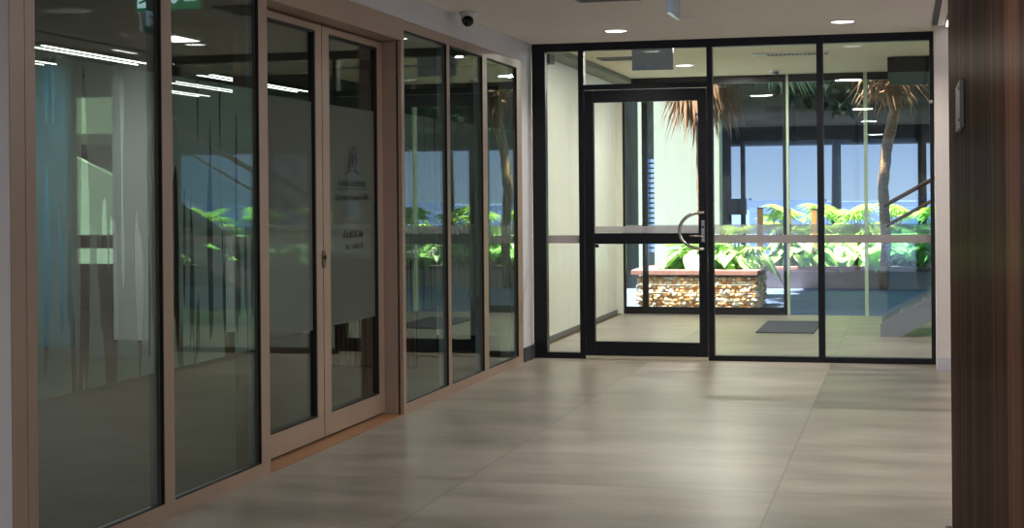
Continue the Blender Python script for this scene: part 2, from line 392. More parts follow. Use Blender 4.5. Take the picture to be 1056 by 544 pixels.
def leaf(n, y0, y1, g0, g1, label):
    d = thing('door_%d' % n, label, 'door', kind='structure')
    x0, x1 = -.165, -.12
    boxes('door_frame', [(x0, x1, y0, g0, .02, 2.375), (x0, x1, g1, y1, .02, 2.375), (x0, x1, g0, g1, .02, .145), (x0, x1, g0, g1, 2.335, 2.375)], M['bronze'], d)
    boxes('gasket', [(x0 + .012, x1 - .002, g0, g0 + .006, .145, 2.335), (x0 + .012, x1 + .001, g1 - .02, g1, .145, 2.335), (x0 + .012, x1 + .001, g0, g1, 2.322, 2.335), (x0 + .012, x1 + .001, g0, g1, .145, .155)], M['gasket'], d)
    boxes('pane', [(-.146, -.138, g0, g1, .145, 2.335)], M['glassL'], d)
    bm = BM()
    bm.faces.new([bm.verts.new(q) for q in ((-.1368, g0, .64), (-.1368, g1, .64), (-.1368, g1, 1.93), (-.1368, g0, 1.93))])
    obj('privacy_film', bm, M['filmB'], d)
    return d
d1 = leaf(1, -5.76, -4.70, -5.66, -4.80, 'left leaf of the bronze-framed glass double doors')
d2 = leaf(2, -4.69, -3.625, -4.58, -3.735, 'right leaf of the bronze-framed glass double doors, with black lettering')
bm = BM(); prism(bm, [(-4.712, .985), (-4.682, .985), (-4.67, 1.01), (-4.67, 1.06), (-4.682, 1.085), (-4.712, 1.085), (-4.72, 1.06), (-4.72, 1.01)], 0, -.12, -.113)
lk = obj('lock_plate', bm, M['plate'], d2)
bm = BM(); tube(bm, [(-.113, -4.695, 1.045), (-.104, -4.695, 1.045)], .011, 14); obj('lock_cylinder', bm, M['ink'], lk)

# black lettering and the coat-of-arms mark on the glass of the right leaf
def text(name, s, size, yc, zc, width, parent, x=-.1345):
    cu = bpy.data.curves.new(name, 'FONT'); cu.body = s; cu.size = size; cu.align_x = 'CENTER'; cu.align_y = 'CENTER'; cu.offset = size * .018
    t = bpy.data.objects.new(name, cu); C.objects.link(t)
    bpy.context.view_layer.update()
    dg = bpy.context.evaluated_depsgraph_get(); me = bpy.data.meshes.new_from_object(t.evaluated_get(dg))
    bpy.data.objects.remove(t)
    xs = [v.co.x for v in me.vertices]; k = width / (max(xs) - min(xs)); mid = (max(xs) + min(xs)) / 2
    for v in me.vertices:
        v.co = Vector((x, yc + (v.co.x - mid) * k, zc + v.co.y))
    me.materials.append(M['ink'])
    o = bpy.data.objects.new(name, me); C.objects.link(o); o.parent = parent
    return o
text('lettering', 'Australian Government', .062, -4.165, 1.474, .50, d2)
boxes('lettering_rule', [(-.1355, -.1345, -4.45, -3.855, 1.436, 1.441)], M['ink'], d2)
text('lettering', "Department of Veterans' Affairs", .058, -4.155, 1.390, .60, d2)
# two short lower lines too small to read: rows of letter-sized strokes
for zc, a, b in ((1.165, -4.325, -3.975), (1.095, -4.275, -3.99)):
    bm = BM(); y = a
    while y < b:
        w_ = random.choice((.012, .02, .026)); h = random.choice((.03, .03, .045))
        box(bm, -.1355, -.1345, y, y + w_ * .4, zc - .02, zc - .02 + h)
        box(bm, -.1355, -.1345, y + w_ * .4, y + w_, zc - .02 + random.choice((0, .012, .02)), zc - .008 + random.choice((0, .012, .02)))
        y += w_ + random.choice((.006, .009, .02))
    obj('lettering', bm, M['ink'], d2)
# coat of arms: shield with crest star, kangaroo and emu supporters, wattle sprays
def flat(bm, pts, yc, zc, s, x=-.1345):
    vs = [bm.verts.new((x, yc + px * s, zc + pz * s)) for px, pz in pts]; bm.faces.new(vs)
bm = BM(); YC, ZC, SC = -4.155, 1.625, .1
flat(bm, [(-.28, .25), (.28, .25), (.28, -.2), (.18, -.42), (0, -.55), (-.18, -.42), (-.28, -.2)], YC, ZC, SC)
st = [((.22 if i % 2 == 0 else .1) * math.sin(i * PI / 7), .62 + (.22 if i % 2 == 0 else .1) * math.cos(i * PI / 7)) for i in range(14)]
flat(bm, st, YC, ZC, SC)
flat(bm, [(-.25, .33), (.25, .33), (.25, .38), (-.25, .38)], YC, ZC, SC)
flat(bm, [(-.34, -.5), (-.40, -.1), (-.36, .28), (-.43, .52), (-.40, .72), (-.47, .85), (-.52, .7), (-.62, .62), (-.56, .52), (-.6, .3), (-.72, -.1), (-.74, -.4), (-1.1, -.72), (-.7, -.6), (-.45, -.66)], YC, ZC, SC)
flat(bm, [(.36, -.62), (.5, -.25), (.40, .05), (.46, .35), (.5, .6), (.42, .7), (.52, .8), (.62, .7), (.58, .4), (.72, .2), (.9, -.05), (.85, -.3), (.62, -.32), (.6, -.62)], YC, ZC, SC)
for sgn in (-1, 1):
    for k in range(5):
        px = sgn * (.2 + .2 * k); pz = -.72 - .05 * k
        flat(bm, [(px, pz), (px + sgn * .2, pz + .1), (px + sgn * .24, pz - .02), (px + sgn * .05, pz - .1)], YC, ZC, SC)
obj('crest', bm, M['ink'], d2)

# ------------------------------------------------------------------ black entrance screen (back of lobby)
FY0, FY1 = 0.0, .09
def bay(n, x0, x1, z0, z1, frames, label, band=True):
    w = win(n, label)
    boxes('window_frame', [(a, b, FY0, FY1, c, d) for a, b, c, d in frames], M['black'], w)
    boxes('pane', [(x0 - .005, x1 + .005, .04, .048, z0 - .005, z1 + .005)], M['glassB'], w)
    if band:
        boxes('visibility_band', [(x0, x1, .0365, .0375, .985, 1.054)], M['band'], w)
    return w
bay(6, .115, .405, .05, 2.63, [(0, .115, 0, 2.7), (.405, .452, 0, 2.7), (.115, .405, 0, .05), (.115, .405, 2.63, 2.7)], 'narrow black-framed sidelight left of the entrance door')
bay(7, .452, 1.505, 2.34, 2.63, [(.452, 1.505, 2.63, 2.7), (.452, 1.505, 2.295, 2.34)], 'black-framed transom pane above the entrance door', False)
bay(8, 1.552, 2.412, .045, 2.63, [(1.505, 1.552, 0, 2.7), (1.552, 2.412, 0, .045), (1.552, 2.412, 2.63, 2.7)], 'black-framed fixed pane right of the entrance door')
bay(9, 2.465, 3.313, .045, 2.63, [(2.412, 2.465, 0, 2.7), (3.313, XR, 0, 2.7), (2.465, 3.313, 0, .045), (2.465, 3.313, 2.63, 2.7)], 'black-framed pane at the white wall stub')
d3 = thing('door_3', 'black-framed glass entrance door with curved steel pull handle', 'door', kind='structure')
boxes('door_frame', [(.458, .537, -.012, .05, .032, 2.288), (1.43, 1.499, -.012, .05, .032, 2.288), (.537, 1.43, -.012, .05, 2.185, 2.288),
                     (.537, 1.43, -.012, .05, .032, .15), (.537, 1.43, -.012, .05, .98, 1.072)], M['black'], d3, bevel=.003)
boxes('pane', [(.53, 1.435, .016, .024, 1.065, 2.19)], M['glassB'], d3)
boxes('pane', [(.53, 1.435, .016, .024, .145, .985)], M['glassB'], d3)
boxes('visibility_band', [(.537, 1.43, .0125, .0135, 1.075, 1.13)], M['bandV'], d3)
boxes('bottom_seal', [(.46, 1.50, -.016, .03, .004, .028)], M['seal'], d3)
bm = BM(); pts = [(1.47, -.014, 1.243), (1.47, -.075, 1.243)]
for k in range(21):
    a = PI / 2 + PI * k / 20
    pts.append((1.455 + .178 * math.cos(a), -.078, 1.092 + .151 * math.sin(a)))
pts += [(1.47, -.075, .941), (1.47, -.014, .941)]
tube(bm, pts, .0145, 12); obj('pull_handle', bm, M['steel'], d3, smooth=True)
lp = boxes('lock_plate', [(1.452, 1.482, -.018, -.012, .995, 1.178)], M['steel'], d3, bevel=.003)
bm = BM(); tube(bm, [(1.467, -.018, 1.045), (1.467, -.05, 1.045), (1.36, -.052, 1.047)], .009, 10); obj('lever_handle', bm, M['steel'], lp, smooth=True)
bm = BM(); tube(bm, [(1.467, -.018, 1.12), (1.467, -.028, 1.12)], .012, 14); obj('lock_cylinder', bm, M['plate'], lp)
boxes('door_stop', [(.545, .575, -.012, -.002, .95, .978)], M['black'], d3)
bm = BM(); lathe(bm, [(.012, 0), (.016, -.006), (.012, -.02), (.004, -.024)], (3.325, .004, 2.13), 14, 'Y')
tag(obj('door_sensor', bm, M['white'], None, True), 'tiny white sensor button on right post of black entrance frame', 'sensor')

# ------------------------------------------------------------------ things in the lobby
t = thing('security_camera', 'white dome security camera with black lens on lobby ceiling above bronze partition', 'camera', (.115, -2.42, 2.7))
bm = BM(); lathe(bm, [(.062, 0), (.064, -.02), (.05, -.035), (.036, -.04)], (.115, -2.42, 2.7)); obj('mount', bm, M['white'], t, True)
bm = BM()
bmesh.ops.create_uvsphere(bm, u_segments=24, v_segments=14, radius=.052); bmesh.ops.translate(bm, verts=bm.verts, vec=(.115, -2.43, 2.655))
obj('housing', bm, M['white'], t, True)
bm = BM(); bmesh.ops.create_uvsphere(bm, u_segments=24, v_segments=14, radius=.043)
bmesh.ops.translate(bm, verts=bm.verts, vec=(.12, -2.452, 2.635)); obj('lens', bm, M['lens'], t, True)

def downlight(x, y, z, r, label, group, lit=True):
    t = thing('downlight', label, 'downlight', (x, y, z), group)
    bm = BM(); lathe(bm, [(r + .018, 0), (r + .018, -.004), (r, -.006), (r - .002, -.001)], (x, y, z)); obj('trim_ring', bm, M['white'], t, True)
    bm = BM(); lathe(bm, [(r - .001, -.001), (r - .002, -.005), (.01, -.007)], (x, y, z)); obj('diffuser', bm, M['lamp'] if lit else M['white'], t)
    if lit:
        ld = bpy.data.lights.new('downlight_lamp', 'AREA'); ld.shape = 'DISK'; ld.size = r * 1.8; ld.energy = 16; ld.color = (1, .93, .84); ld.spread = 2.4
        lo = bpy.data.objects.new('downlight_lamp', ld); C.objects.link(lo); lo.location = (x, y, z - .012); lo.parent = t
        lo.matrix_parent_inverse = Matrix.Translation(t.location).inverted()
    return t
downlight(.895, -.87, 2.7, .085, 'round lit downlight in lobby ceiling above the entrance door', None)
downlight(2.664, -.96, 2.7, .085, 'round lit downlight in lobby ceiling near the timber wall', None)
for x, y in ((.9, -3.9), (2.66, -4.0), (.9, -7.0), (2.66, -7.1), (.9, -10.), (2.66, -10.2), (1.8, -13.)):
    pass
downlight(1.55, -1.6, 2.7, .05, 'small flush unlit ceiling fitting between the two lit lobby downlights', None, False)
downlight(2.52, -2.45, 2.7, .05, 'small unlit ceiling fitting at top edge of view near timber wall', None, False)

# hanging exit signs: running man and arrow; built in the local (u along the sign, z) frame
def exit_sign(label, x, y, zt, zb, ztop, along, faces, mirror):
    t = thing('exit_sign', label, 'exit sign', (x, y, zt))
    W, Hh = .205, (ztop - zb) / 2; zc = (ztop + zb) / 2
    def bx(u0, u1, n0, n1, z0, z1):
        return (x + n0, x + n1, y + u0, y + u1, z0, z1) if along == 'y' else (x + u0, x + u1, y + n0, y + n1, z0, z1)
    boxes('mount', [bx(-.2, .2, -.02, .02, ztop - .005, zt + .002)], M['white'], t, bevel=.004)
    boxes('sign_panel', [bx(-W, W, -.012, .012, zb, ztop)], M['acrylic'], t)
    for sg in faces:
        boxes('sign_face', [bx(-W + .006, W - .006, min(sg * .0125, sg * .0145), max(sg * .0125, sg * .0145), zb + .008, ztop - .006)], M['green'], t)
        def poly(bm, pts, n):
            bm.faces.new([bm.verts.new(((x + sg * n, y + mirror * u * W, zc + v * Hh) if along == 'y' else (x + mirror * u * W, y + sg * n, zc + v * Hh))) for u, v in pts])
        bm = BM()
        poly(bm, [(-.92, -.78), (-.12, -.78), (-.12, .8), (-.92, .8)], .0155)
        poly(bm, [(.02, -.45), (.2, -.62), (.5, -.1), (.5, -.5), (.85, -.5), (.85, .6), (.3, .6), (.3, .25), (.58, .25)], .0155)
        obj('pictogram', bm, M['signwhite'], t)
        bm = BM()
        poly(bm, [(-.50 + .085 * math.cos(k * PI / 6), .55 + .17 * math.sin(k * PI / 6)) for k in range(12)], .0165)
        for pts in ([(-.62, .34), (-.42, .34), (-.45, -.12), (-.65, -.08)], [(-.42, .34), (-.24, .1), (-.28, .0), (-.46, .16)], [(-.62, .34), (-.84, .2), (-.84, .08), (-.6, .18)],
                    [(-.45, -.12), (-.26, -.34), (-.30, -.66), (-.38, -.66), (-.38, -.36), (-.58, -.14)], [(-.65, -.08), (-.58, -.14), (-.62, -.42), (-.86, -.56), (-.88, -.46), (-.72, -.34)]):
            poly(bm, pts, .0165)
        obj('running_figure', bm, M['green'], t)
exit_sign('pale blue edge-on exit sign hanging below the lobby ceiling', 1.735, -3.5, 2.7, 2.49, 2.68, 'y', (-1,), -1)
exit_sign('green running-man exit sign with arrow hanging in the office behind second pane', -.93, -4.98, 2.72, 2.452, 2.66, 'x', (-1,), 1)

# ceiling grille at the top edge
t = thing('ceiling_grille', 'grey square ceiling grille at top edge of view', 'vent', (1.2, -3.05, 2.7))
boxes('grille_frame', [(1.0, 1.42, -3.3, -3.27, 2.685, 2.7), (1.0, 1.42, -2.83, -2.8, 2.685, 2.7), (1.0, 1.03, -3.27, -2.83, 2.685, 2.7), (1.39, 1.42, -3.27, -2.83, 2.685, 2.7)], M['greymetal'], t)
boxes('slats', [(1.03, 1.39, -3.25 + .05 * k, -3.225 + .05 * k, 2.688, 2.698) for k in range(9)], M['greymetal'], t)

# steel plate on the timber wall
t = thing('wall_plate', 'small brushed steel plate fixed on the dark timber wall', 'plate', (3.29, -8.05, 1.56))
boxes('plate_face', [(3.276, 3.29, -8.25, -7.86, 1.575, 1.72)], M['plate'], t, bevel=.003)
for y in (-8.22, -7.89):
    for z in (1.60, 1.695):
        bm = BM(); tube(bm, [(3.276, y, z), (3.272, y, z)], .006, 8); obj('screw', bm, M['steel'], t)
t = thing('floor_guide', 'small black and steel floor bracket at foot of timber wall', 'bracket', (3.27, -6.56, 0))
boxes('bracket', [(3.262, 3.288, -6.6, -6.54, 0, .035)], M['ink'], t, bevel=.004)
boxes('bracket_cap', [(3.266, 3.284, -6.604, -6.6, .004, .02)], M['steel'], t)
t = thing('slot_light', 'small bright light fitting at end of dark ceiling slot', 'light', (3.44, -.5, 2.7))
boxes('light_body', [(3.43, 3.47, -.9, -.52, 2.685, 2.705)], M['white'], t); boxes('diffuser', [(3.432, 3.468, -.898, -.522, 2.679, 2.685)], M['lamp'], t)

# ------------------------------------------------------------------ office behind the glass
struct('wall_teal', [(-9.3, -4.64, .3, .4, 0, 2.72)], M['teal'], 'teal wall deep in the office behind first pane', 'wall')
struct('wall_grey', [(-4.43, -3.90, .8, .9, 0, 2.72)], M['greywall'], 'light grey wall deep in the office behind first pane', 'wall')
struct('baseboard_grey', [(-4.43, -3.90, .785, .8, 0, .02)], M['darkplinth'], 'thin dark skirting below the light grey office wall', 'skirting')
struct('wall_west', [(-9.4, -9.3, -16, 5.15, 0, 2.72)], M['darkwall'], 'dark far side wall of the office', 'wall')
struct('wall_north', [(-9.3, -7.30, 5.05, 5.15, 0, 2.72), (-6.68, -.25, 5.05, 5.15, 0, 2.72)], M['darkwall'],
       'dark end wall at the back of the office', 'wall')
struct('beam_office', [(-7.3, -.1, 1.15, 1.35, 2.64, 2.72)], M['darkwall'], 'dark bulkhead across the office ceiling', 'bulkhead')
struct('wall_porch_office', [(-.3, -.21, 0, 5.2, 0, 2.83), (-.21, -.13, 5.14, 5.2, 0, 2.78)], M['vest'], 'pale panelled wall on the left side of the entry porch', 'wall')
t = thing('reception_counter', 'low white office counter with black plinth behind the last bronze panes', 'counter', (-1.6, .6, 0))
boxes('counter_front', [(-3.1, -.32, .5, .56, .14, 1.1)], M['whitelam'], t); boxes('counter_top', [(-3.12, -.32, .46, .9, 1.1, 1.14)], M['whitelam'], t)
boxes('plinth', [(-3.08, -.32, .53, .58, 0, .14)], M['darkplinth'], t)
t = thing('batten_desk', 'brown timber batten desk front seen low through right bronze door leaf', 'desk', (-1.2, -.7, 0))
bm = BM()
for k in range(22): box(bm, -1.62 + .04 * k, -1.592 + .04 * k, -1.02, -.99, .02, .9)
obj('battens', bm, M['timber'], t); boxes('carcass', [(-1.62, -.74, -.99, -.45, 0, .9)], M['darkplinth'], t); boxes('desk_top', [(-1.64, -.72, -1.04, -.43, .9, .94)], M['whitelam'], t)
def linlight(x, y0, y1, label):
    t = thing('linear_ceiling_light', label, 'light', (x, y0, 2.72), 'linear office ceiling lights')
    boxes('light_body', [(x - .10, x + .10, y0, y1, 2.69, 2.724)], M['greymetal'], t)
    for s in (-1, 1): boxes('diffuser', [(x + s * .07 - .0055, x + s * .07 + .0055, y0, y1, 2.682, 2.69)], M['lampoff'], t)
linlight(-3.95, -1.4, .55, 'long lit twin ceiling light nearest the glass in office front, above the grey wall')
linlight(-4.78, -1.2, .25, 'second lit twin ceiling light in office front, towards the teal wall')
linlight(-3.95, 1.6, 4.6, 'long lit twin ceiling light nearest the glass in the rear office, past the bulkhead')
linlight(-4.70, 2.6, 4.9, 'middle lit twin ceiling light in the rear office')
linlight(-5.40, 3.6, 4.95, 'farthest lit twin ceiling light in the rear office')
t = thing('ceiling_light_panel', 'square white lit ceiling panel in office above second pane', 'light', (-2.75, -1.35, 2.72))
boxes('light_frame', [(-2.80, -2.55, -1.60, -1.12, 2.705, 2.723)], M['white'], t); boxes('diffuser', [(-2.79, -2.57, -1.58, -1.14, 2.70, 2.705)], M['panel'], t)
w = win(10, 'narrow office end window onto a pale sunlit wall, behind first pane')
boxes('window_frame', [(-7.30, -7.27, 5.05, 5.11, 0, 2.72), (-6.71, -6.68, 5.05, 5.11, 0, 2.72), (-7.27, -6.71, 5.05, 5.11, .78, .95)], M['greymetal'], w)
boxes('sill_panel', [(-7.27, -6.71, 5.06, 5.09, 0, .58)], M['greymetal'], w)
boxes('pane', [(-7.27, -6.71, 5.07, 5.078, .58, 2.72)], M['glassO'], w)

# ------------------------------------------------------------------ porch
struct('ceiling_porch', [(-.21, 6.0, .09, 5.2, 2.78, 2.83)], M['soffit'], 'cream soffit of the entry porch', 'ceiling')
struct('baseboard_porch', [(-.21, -.2, .1, 5.2, 0, .05)], M['greymetal'], 'thin grey skirting of the porch side wall', 'skirting')
struct('trim_4', [(2.95, 6.0, 3.2, 5.1, 2.62, 2.775)], M['darkband'], 'dark bulkhead under porch soffit above the stair', 'bulkhead')
YV = 5.15
def vbay(n, x0, x1, frames, mat, label, letter=False):
    w = win(n, label)
    boxes('window_frame', [(a, b, YV, YV + .05, c, d) for a, b, c, d in frames], mat, w)
    if x1 > x0:
        boxes('pane', [(x0, x1, YV + .02, YV + .028, .06, 2.7)], M['glassV'], w)
        boxes('visibility_band', [(x0, x1, YV + .0175, YV + .0185, .94, 1.05)], M['bandV'], w)
    return w
vbay(11, -.21, .10, [(-.13, -.10, 0, 2.78), (-.10, .10, 0, .085), (-.10, .10, 2.69, 2.78)], M['black'], 'narrow outer porch pane beside the pale panelled wall')
vbay(12, .165, 1.745, [(.10, .165, 0, 2.78), (.165, 1.745, 0, .085), (.165, 1.745, 2.69, 2.78)], M['black'], 'wide outer porch pane in front of the stone planter')
w = vbay(13, 1.785, 2.66, [(1.745, 1.785, 0, 2.78), (1.785, 2.66, 2.69, 2.78)], M['black'], 'outer porch pane at the dark mat')
boxes('post', [(1.787, 1.815, YV - .02, YV + .05, 0, 2.78)], M['palegreen'], w)  # lit side of the dark mullion, its brightness put into a pale colour
w = vbay(14, 2.70, 5.9, [(5.9, 6.0, 0, 2.78), (2.70, 5.9, 2.69, 2.78)], M['black'], 'outer porch pane behind the stair')
boxes('post', [(2.66, 2.70, YV - .02, YV + .05, 0, 2.78)], M['palegreen'], w)
t = thing('ceiling_diffuser', 'long slotted air diffuser in cream porch soffit', 'vent', (2.0, 2.5, 2.78))
boxes('diffuser_frame', [(1.66, 2.42, 2.34, 2.36, 2.765, 2.78), (1.66, 2.42, 2.58, 2.60, 2.765, 2.78), (1.66, 1.68, 2.36, 2.58, 2.765, 2.78), (2.40, 2.42, 2.36, 2.58, 2.765, 2.78)], M['white'], t)
boxes('slats', [(1.80 + .04 * k, 1.818 + .04 * k, 2.36, 2.58, 2.768, 2.779) for k in range(15)], M['ink'], t)
boxes('blank_plate', [(1.68, 1.79, 2.36, 2.58, 2.768, 2.779)], M['palegreen'], t)
t = thing('ceiling_diffuser', 'grey slotted air diffuser in porch soffit beside the hanging grey sign', 'vent', (.35, 2.45, 2.78))
boxes('diffuser_frame', [(.12, .60, 2.3, 2.32, 2.765, 2.78), (.12, .60, 2.56, 2.58, 2.765, 2.78), (.12, .14, 2.32, 2.56, 2.765, 2.78), (.58, .60, 2.32, 2.56, 2.765, 2.78)], M['greymetal'], t)
boxes('slats', [(.14, .58, 2.33 + .04 * k, 2.35 + .04 * k, 2.768, 2.779) for k in range(6)], M['ink'], t)
t = thing('smoke_detector', 'white round smoke detector under the porch soffit', 'smoke detector', (1.72, 4.4, 2.78))
bm = BM(); lathe(bm, [(.07, 0), (.07, -.02), (.05, -.025)], (1.72, 4.4, 2.78)); obj('base', bm, M['white'], t, True)
bm = BM(); lathe(bm, [(.045, -.025), (.045, -.05), (.02, -.06)], (1.72, 4.4, 2.78)); obj('sensor_head', bm, M['greymetal'], t, True)
downlight(.84, 3.5, 2.78, .09, 'round lit downlight in porch soffit seen above entrance door', None)
downlight(2.5, 1.5, 2.78, .09, 'round lit downlight in porch soffit seen in right transom area', None)
t = thing('hanging_sign', 'blue-grey sign plate hanging under the porch soffit behind the transom', 'sign', (.97, .5, 2.78))
boxes('sign_plate', [(.79, 1.155, .49, .505, 2.49, 2.69)], M['signgrey'], t)
for x in (.87, 1.06): boxes('hanger', [(x, x + .01, .494, .5, 2.69, 2.78)], M['greymetal'], t)
bm = BM()
for x in (.815, .84, .87, .90):
    box(bm, x, x + .016, .4885, .49, 2.50, 2.525); tube(bm, [(x + .008, .4885, 2.535), (x + .008, .49, 2.535)], .008, 10)
obj('pictogram', bm, M['signblue'], t)
tag(boxes('floor_mat', [(1.64, 2.22, 2.75, 4.2, 0, .012)], M['mat'], bevel=.003), 'dark ribbed entrance mat on the porch floor', 'mat')

# stair on the right of the porch
t = thing('staircase', 'pale steel stair with brown timber handrails rising to the right in the porch', 'stair', (3.3, 3.0, 0))
SL = .56; X0 = 2.93
def sz(x): return (x - X0) * SL
for y in (2.5, 3.55):
    bm = BM(); prism(bm, [(X0 - .06, 0), (X0 + .12, 0), (5.6, sz(5.45)), (5.6, sz(5.45) + .27), (X0 - .06, .12)], 1, y, y + .04); obj('stringer', bm, M['stringer'], t)
bm = BM()
for k in range(12):
    x = X0 + .12 + .22 * k
    if x < 5.4: box(bm, x, x + .29, 2.54, 3.55, sz(x) + .1, sz(x) + .14)
obj('treads', bm, M['greymetal'], t)
for y in (2.52, 3.57):
    for dz in (1.27,):
        bm = BM(); tube(bm, [(X0 - .02, y, sz(X0) + dz), (5.5, y, sz(5.5) + dz)], .022, 10); obj('handrail', bm, M['rail'], t, True)
        bm = BM(); tube(bm, [(X0 + .0, y, sz(X0) + dz - .2), (5.5, y, sz(5.5) + dz - .2)], .012, 8); obj('mid_rail', bm, M['rail'], t, True)
    bm = BM(); prism(bm, [(X0, .18), (5.5, sz(5.5) + .3), (5.5, sz(5.5) + 1.0), (X0, sz(X0) + 1.0)], 1, y - .005, y + .005); obj('balustrade_glass', bm, M['stairglass'], t)

# ------------------------------------------------------------------ courtyard
struct('ground', [(-40, 60, 5.2, 30, -.12, 0), (-40, 60, -40, -16, -.12, 0)], M['paving'], 'blue-grey courtyard paving outside the porch', 'paving')
struct('trim_5', [(-.2, 1.75, 5.22, 5.75, 0, .006)], M['paleconc'], 'paving strip in front of the stone planter, sunlight put into its pale colour', 'paving')  # paler material stands in for sun falling on the ground here
# gabion planter
t = thing('gabion_planter', 'stone-filled gabion planter with red-brown coping outside the entrance door', 'planter', (.6, 6.4, 0))
GX0, GX1, GY0, GY1 = -.08, 1.37, 5.8, 7.1
rnd = random.Random(3)
def stone(bm, x, y, z, s):
    b2 = bmesh.new(); bmesh.ops.create_icosphere(b2, subdivisions=1, radius=1)
    rot = Matrix.Rotation(rnd.uniform(0, 6.3), 4, Vector((rnd.random() - .5, rnd.random() - .5, rnd.random() - .5)).normalized())
    sc = (s * rnd.uniform(.8, 1.3), s * rnd.uniform(.7, 1.0), s * rnd.uniform(.6, .95))
    mi = rnd.choice((0, 0, 1, 1, 2)); idx = {}
    for v in b2.verts:
        p = rot @ (v.co * rnd.uniform(.82, 1.12)); idx[v.index] = bm.verts.new((x + p.x * sc[0], y + p.y * sc[1], z + p.z * sc[2]))
    for f in b2.faces:
        nf = bm.faces.new([idx[v.index] for v in f.verts]); nf.material_index = mi
    b2.free()
bm = BM()
for j in range(8):
    z = .03 + .05 * j
    x = GX0 + rnd.uniform(.02, .05)
    while x < GX1 - .01:
        s = rnd.uniform(.026, .045); stone(bm, x, GY0 + .03 + rnd.uniform(-.012, .012), z + rnd.uniform(-.01, .01), s); x += s * 1.75
    for xs in (GX0 + .02, GX1 - .02):
        y = GY0 + .05
        while y < GY1:
            s = rnd.uniform(.03, .045); stone(bm, xs + rnd.uniform(-.01, .01), y, z, s); y += s * 1.8
tag(obj('stone_fill', bm, [M['stoneA'], M['stoneB'], M['stoneC']], t), kind='stuff')
boxes('core', [(GX0 + .03, GX1 - .03, GY0 + .032, GY1 - .03, 0, .40)], M['stoneC'], t)
bm = BM()
k = 0
while GX0 + .1 * k <= GX1 + .01:
    tube(bm, [(GX0 + .1 * k, GY0 - .008, .0), (GX0 + .1 * k, GY0 - .008, .41)], .002, 5); k += 1
for k in range(5): tube(bm, [(GX0, GY0 - .008, .01 + .1 * k), (GX1, GY0 - .008, .01 + .1 * k)], .002, 5)
obj('wire_mesh', bm, M['wire'], t)
boxes('coping', [(GX0 - .07, GX1 + .02, GY0 - .02, GY0 + .24, .425, .485), (GX0 - .09, GX0 + .2, GY0 + .24, GY1, .425, .485), (GX1 - .2, GX1 + .03, GY0 + .24, GY1, .425, .485), (GX0 + .2, GX1 - .2, GY1 - .2, GY1, .425, .485)], M['coping'], t, bevel=.006)
boxes('soil', [(GX0 + .2, GX1 - .2, GY0 + .24, GY1 - .2, .36, .46)], M['soil'], t)
# far planter
t = thing('planter_wall', 'long low pinkish planter with brown coping across the courtyard', 'planter', (5.2, 11.4, 0))
boxes('planter_side', [(.95, 9.6, 10.45, 12.9, 0, .27)], M['pinkwall'], t)
boxes('coping', [(.90, 9.65, 10.38, 10.68, .27, .33), (.90, 9.65, 12.7, 12.95, .27, .33), (.90, 1.1, 10.68, 12.7, .27, .33), (9.45, 9.65, 10.68, 12.7, .27, .33)], M['coping'], t, bevel=.01)
boxes('soil', [(1.1, 9.45, 10.68, 12.7, .27, .31)], M['soil'], t)

# ---- plants
def broad_leaf(bm, base, d, up, L, W, droop):
    """heart-shaped lobed blade with a folded midrib"""
    d = d.normalized(); s = d.cross(up).normalized(); n = s.cross(d).normalized()
    out = [(-.12, .28), (.0, .46), (.2, .5), (.42, .42), (.65, .28), (.86, .12), (1, 0)]
    def P(t, w): return base + d * (t * L) + s * (w * W) + n * (abs(w) * .22 * W) - Vector((0, 0, 1)) * (droop * L * max(t, 0) ** 2)
    mid = [bm.verts.new(P(t, 0)) for t in (0, .02, .2, .42, .65, .86)]; tip = bm.verts.new(P(1, 0))
    for sg in (-1, 1):
        e = [bm.verts.new(P(t, sg * w)) for t, w in out[:-1]]
        for i in range(5): bm.faces.new((mid[i], e[i], e[i + 1], mid[i + 1]))
        bm.faces.new((mid[5], e[5], tip))

def fan_leaf(bm, base, d, up, R, n=15, spread=2.2, droop=.25):
    d = d.normalized(); s = d.cross(up).normalized(); nn = s.cross(d).normalized()
    c = bm.verts.new(base)
    for k in range(n):
        a = (k / (n - 1) - .5) * 2 * spread
        r = R * (1 - .22 * abs(a / spread) ** 2)
        dr = d * math.cos(a) + s * math.sin(a); wv = (s * math.cos(a) - d * math.sin(a))
        w = R * .075
        m = base + dr * r * .5 + nn * R * .05
        t = base + dr * r - Vector((0, 0, 1)) * droop * R + nn * R * .02
        a1 = bm.verts.new(m + wv * w); a2 = bm.verts.new(m - wv * w); tp = bm.verts.new(t)
        bm.faces.new((c, a2, a1)); bm.faces.new((a1, a2, tp))

def stem_curve(b, e, r0, r1, bm):
    m = (b + e) / 2 + Vector((0, 0, .12 * (e - b).length))
    tube(bm, [b, m, e], [r0, (r0 + r1) / 2, r1], 5)

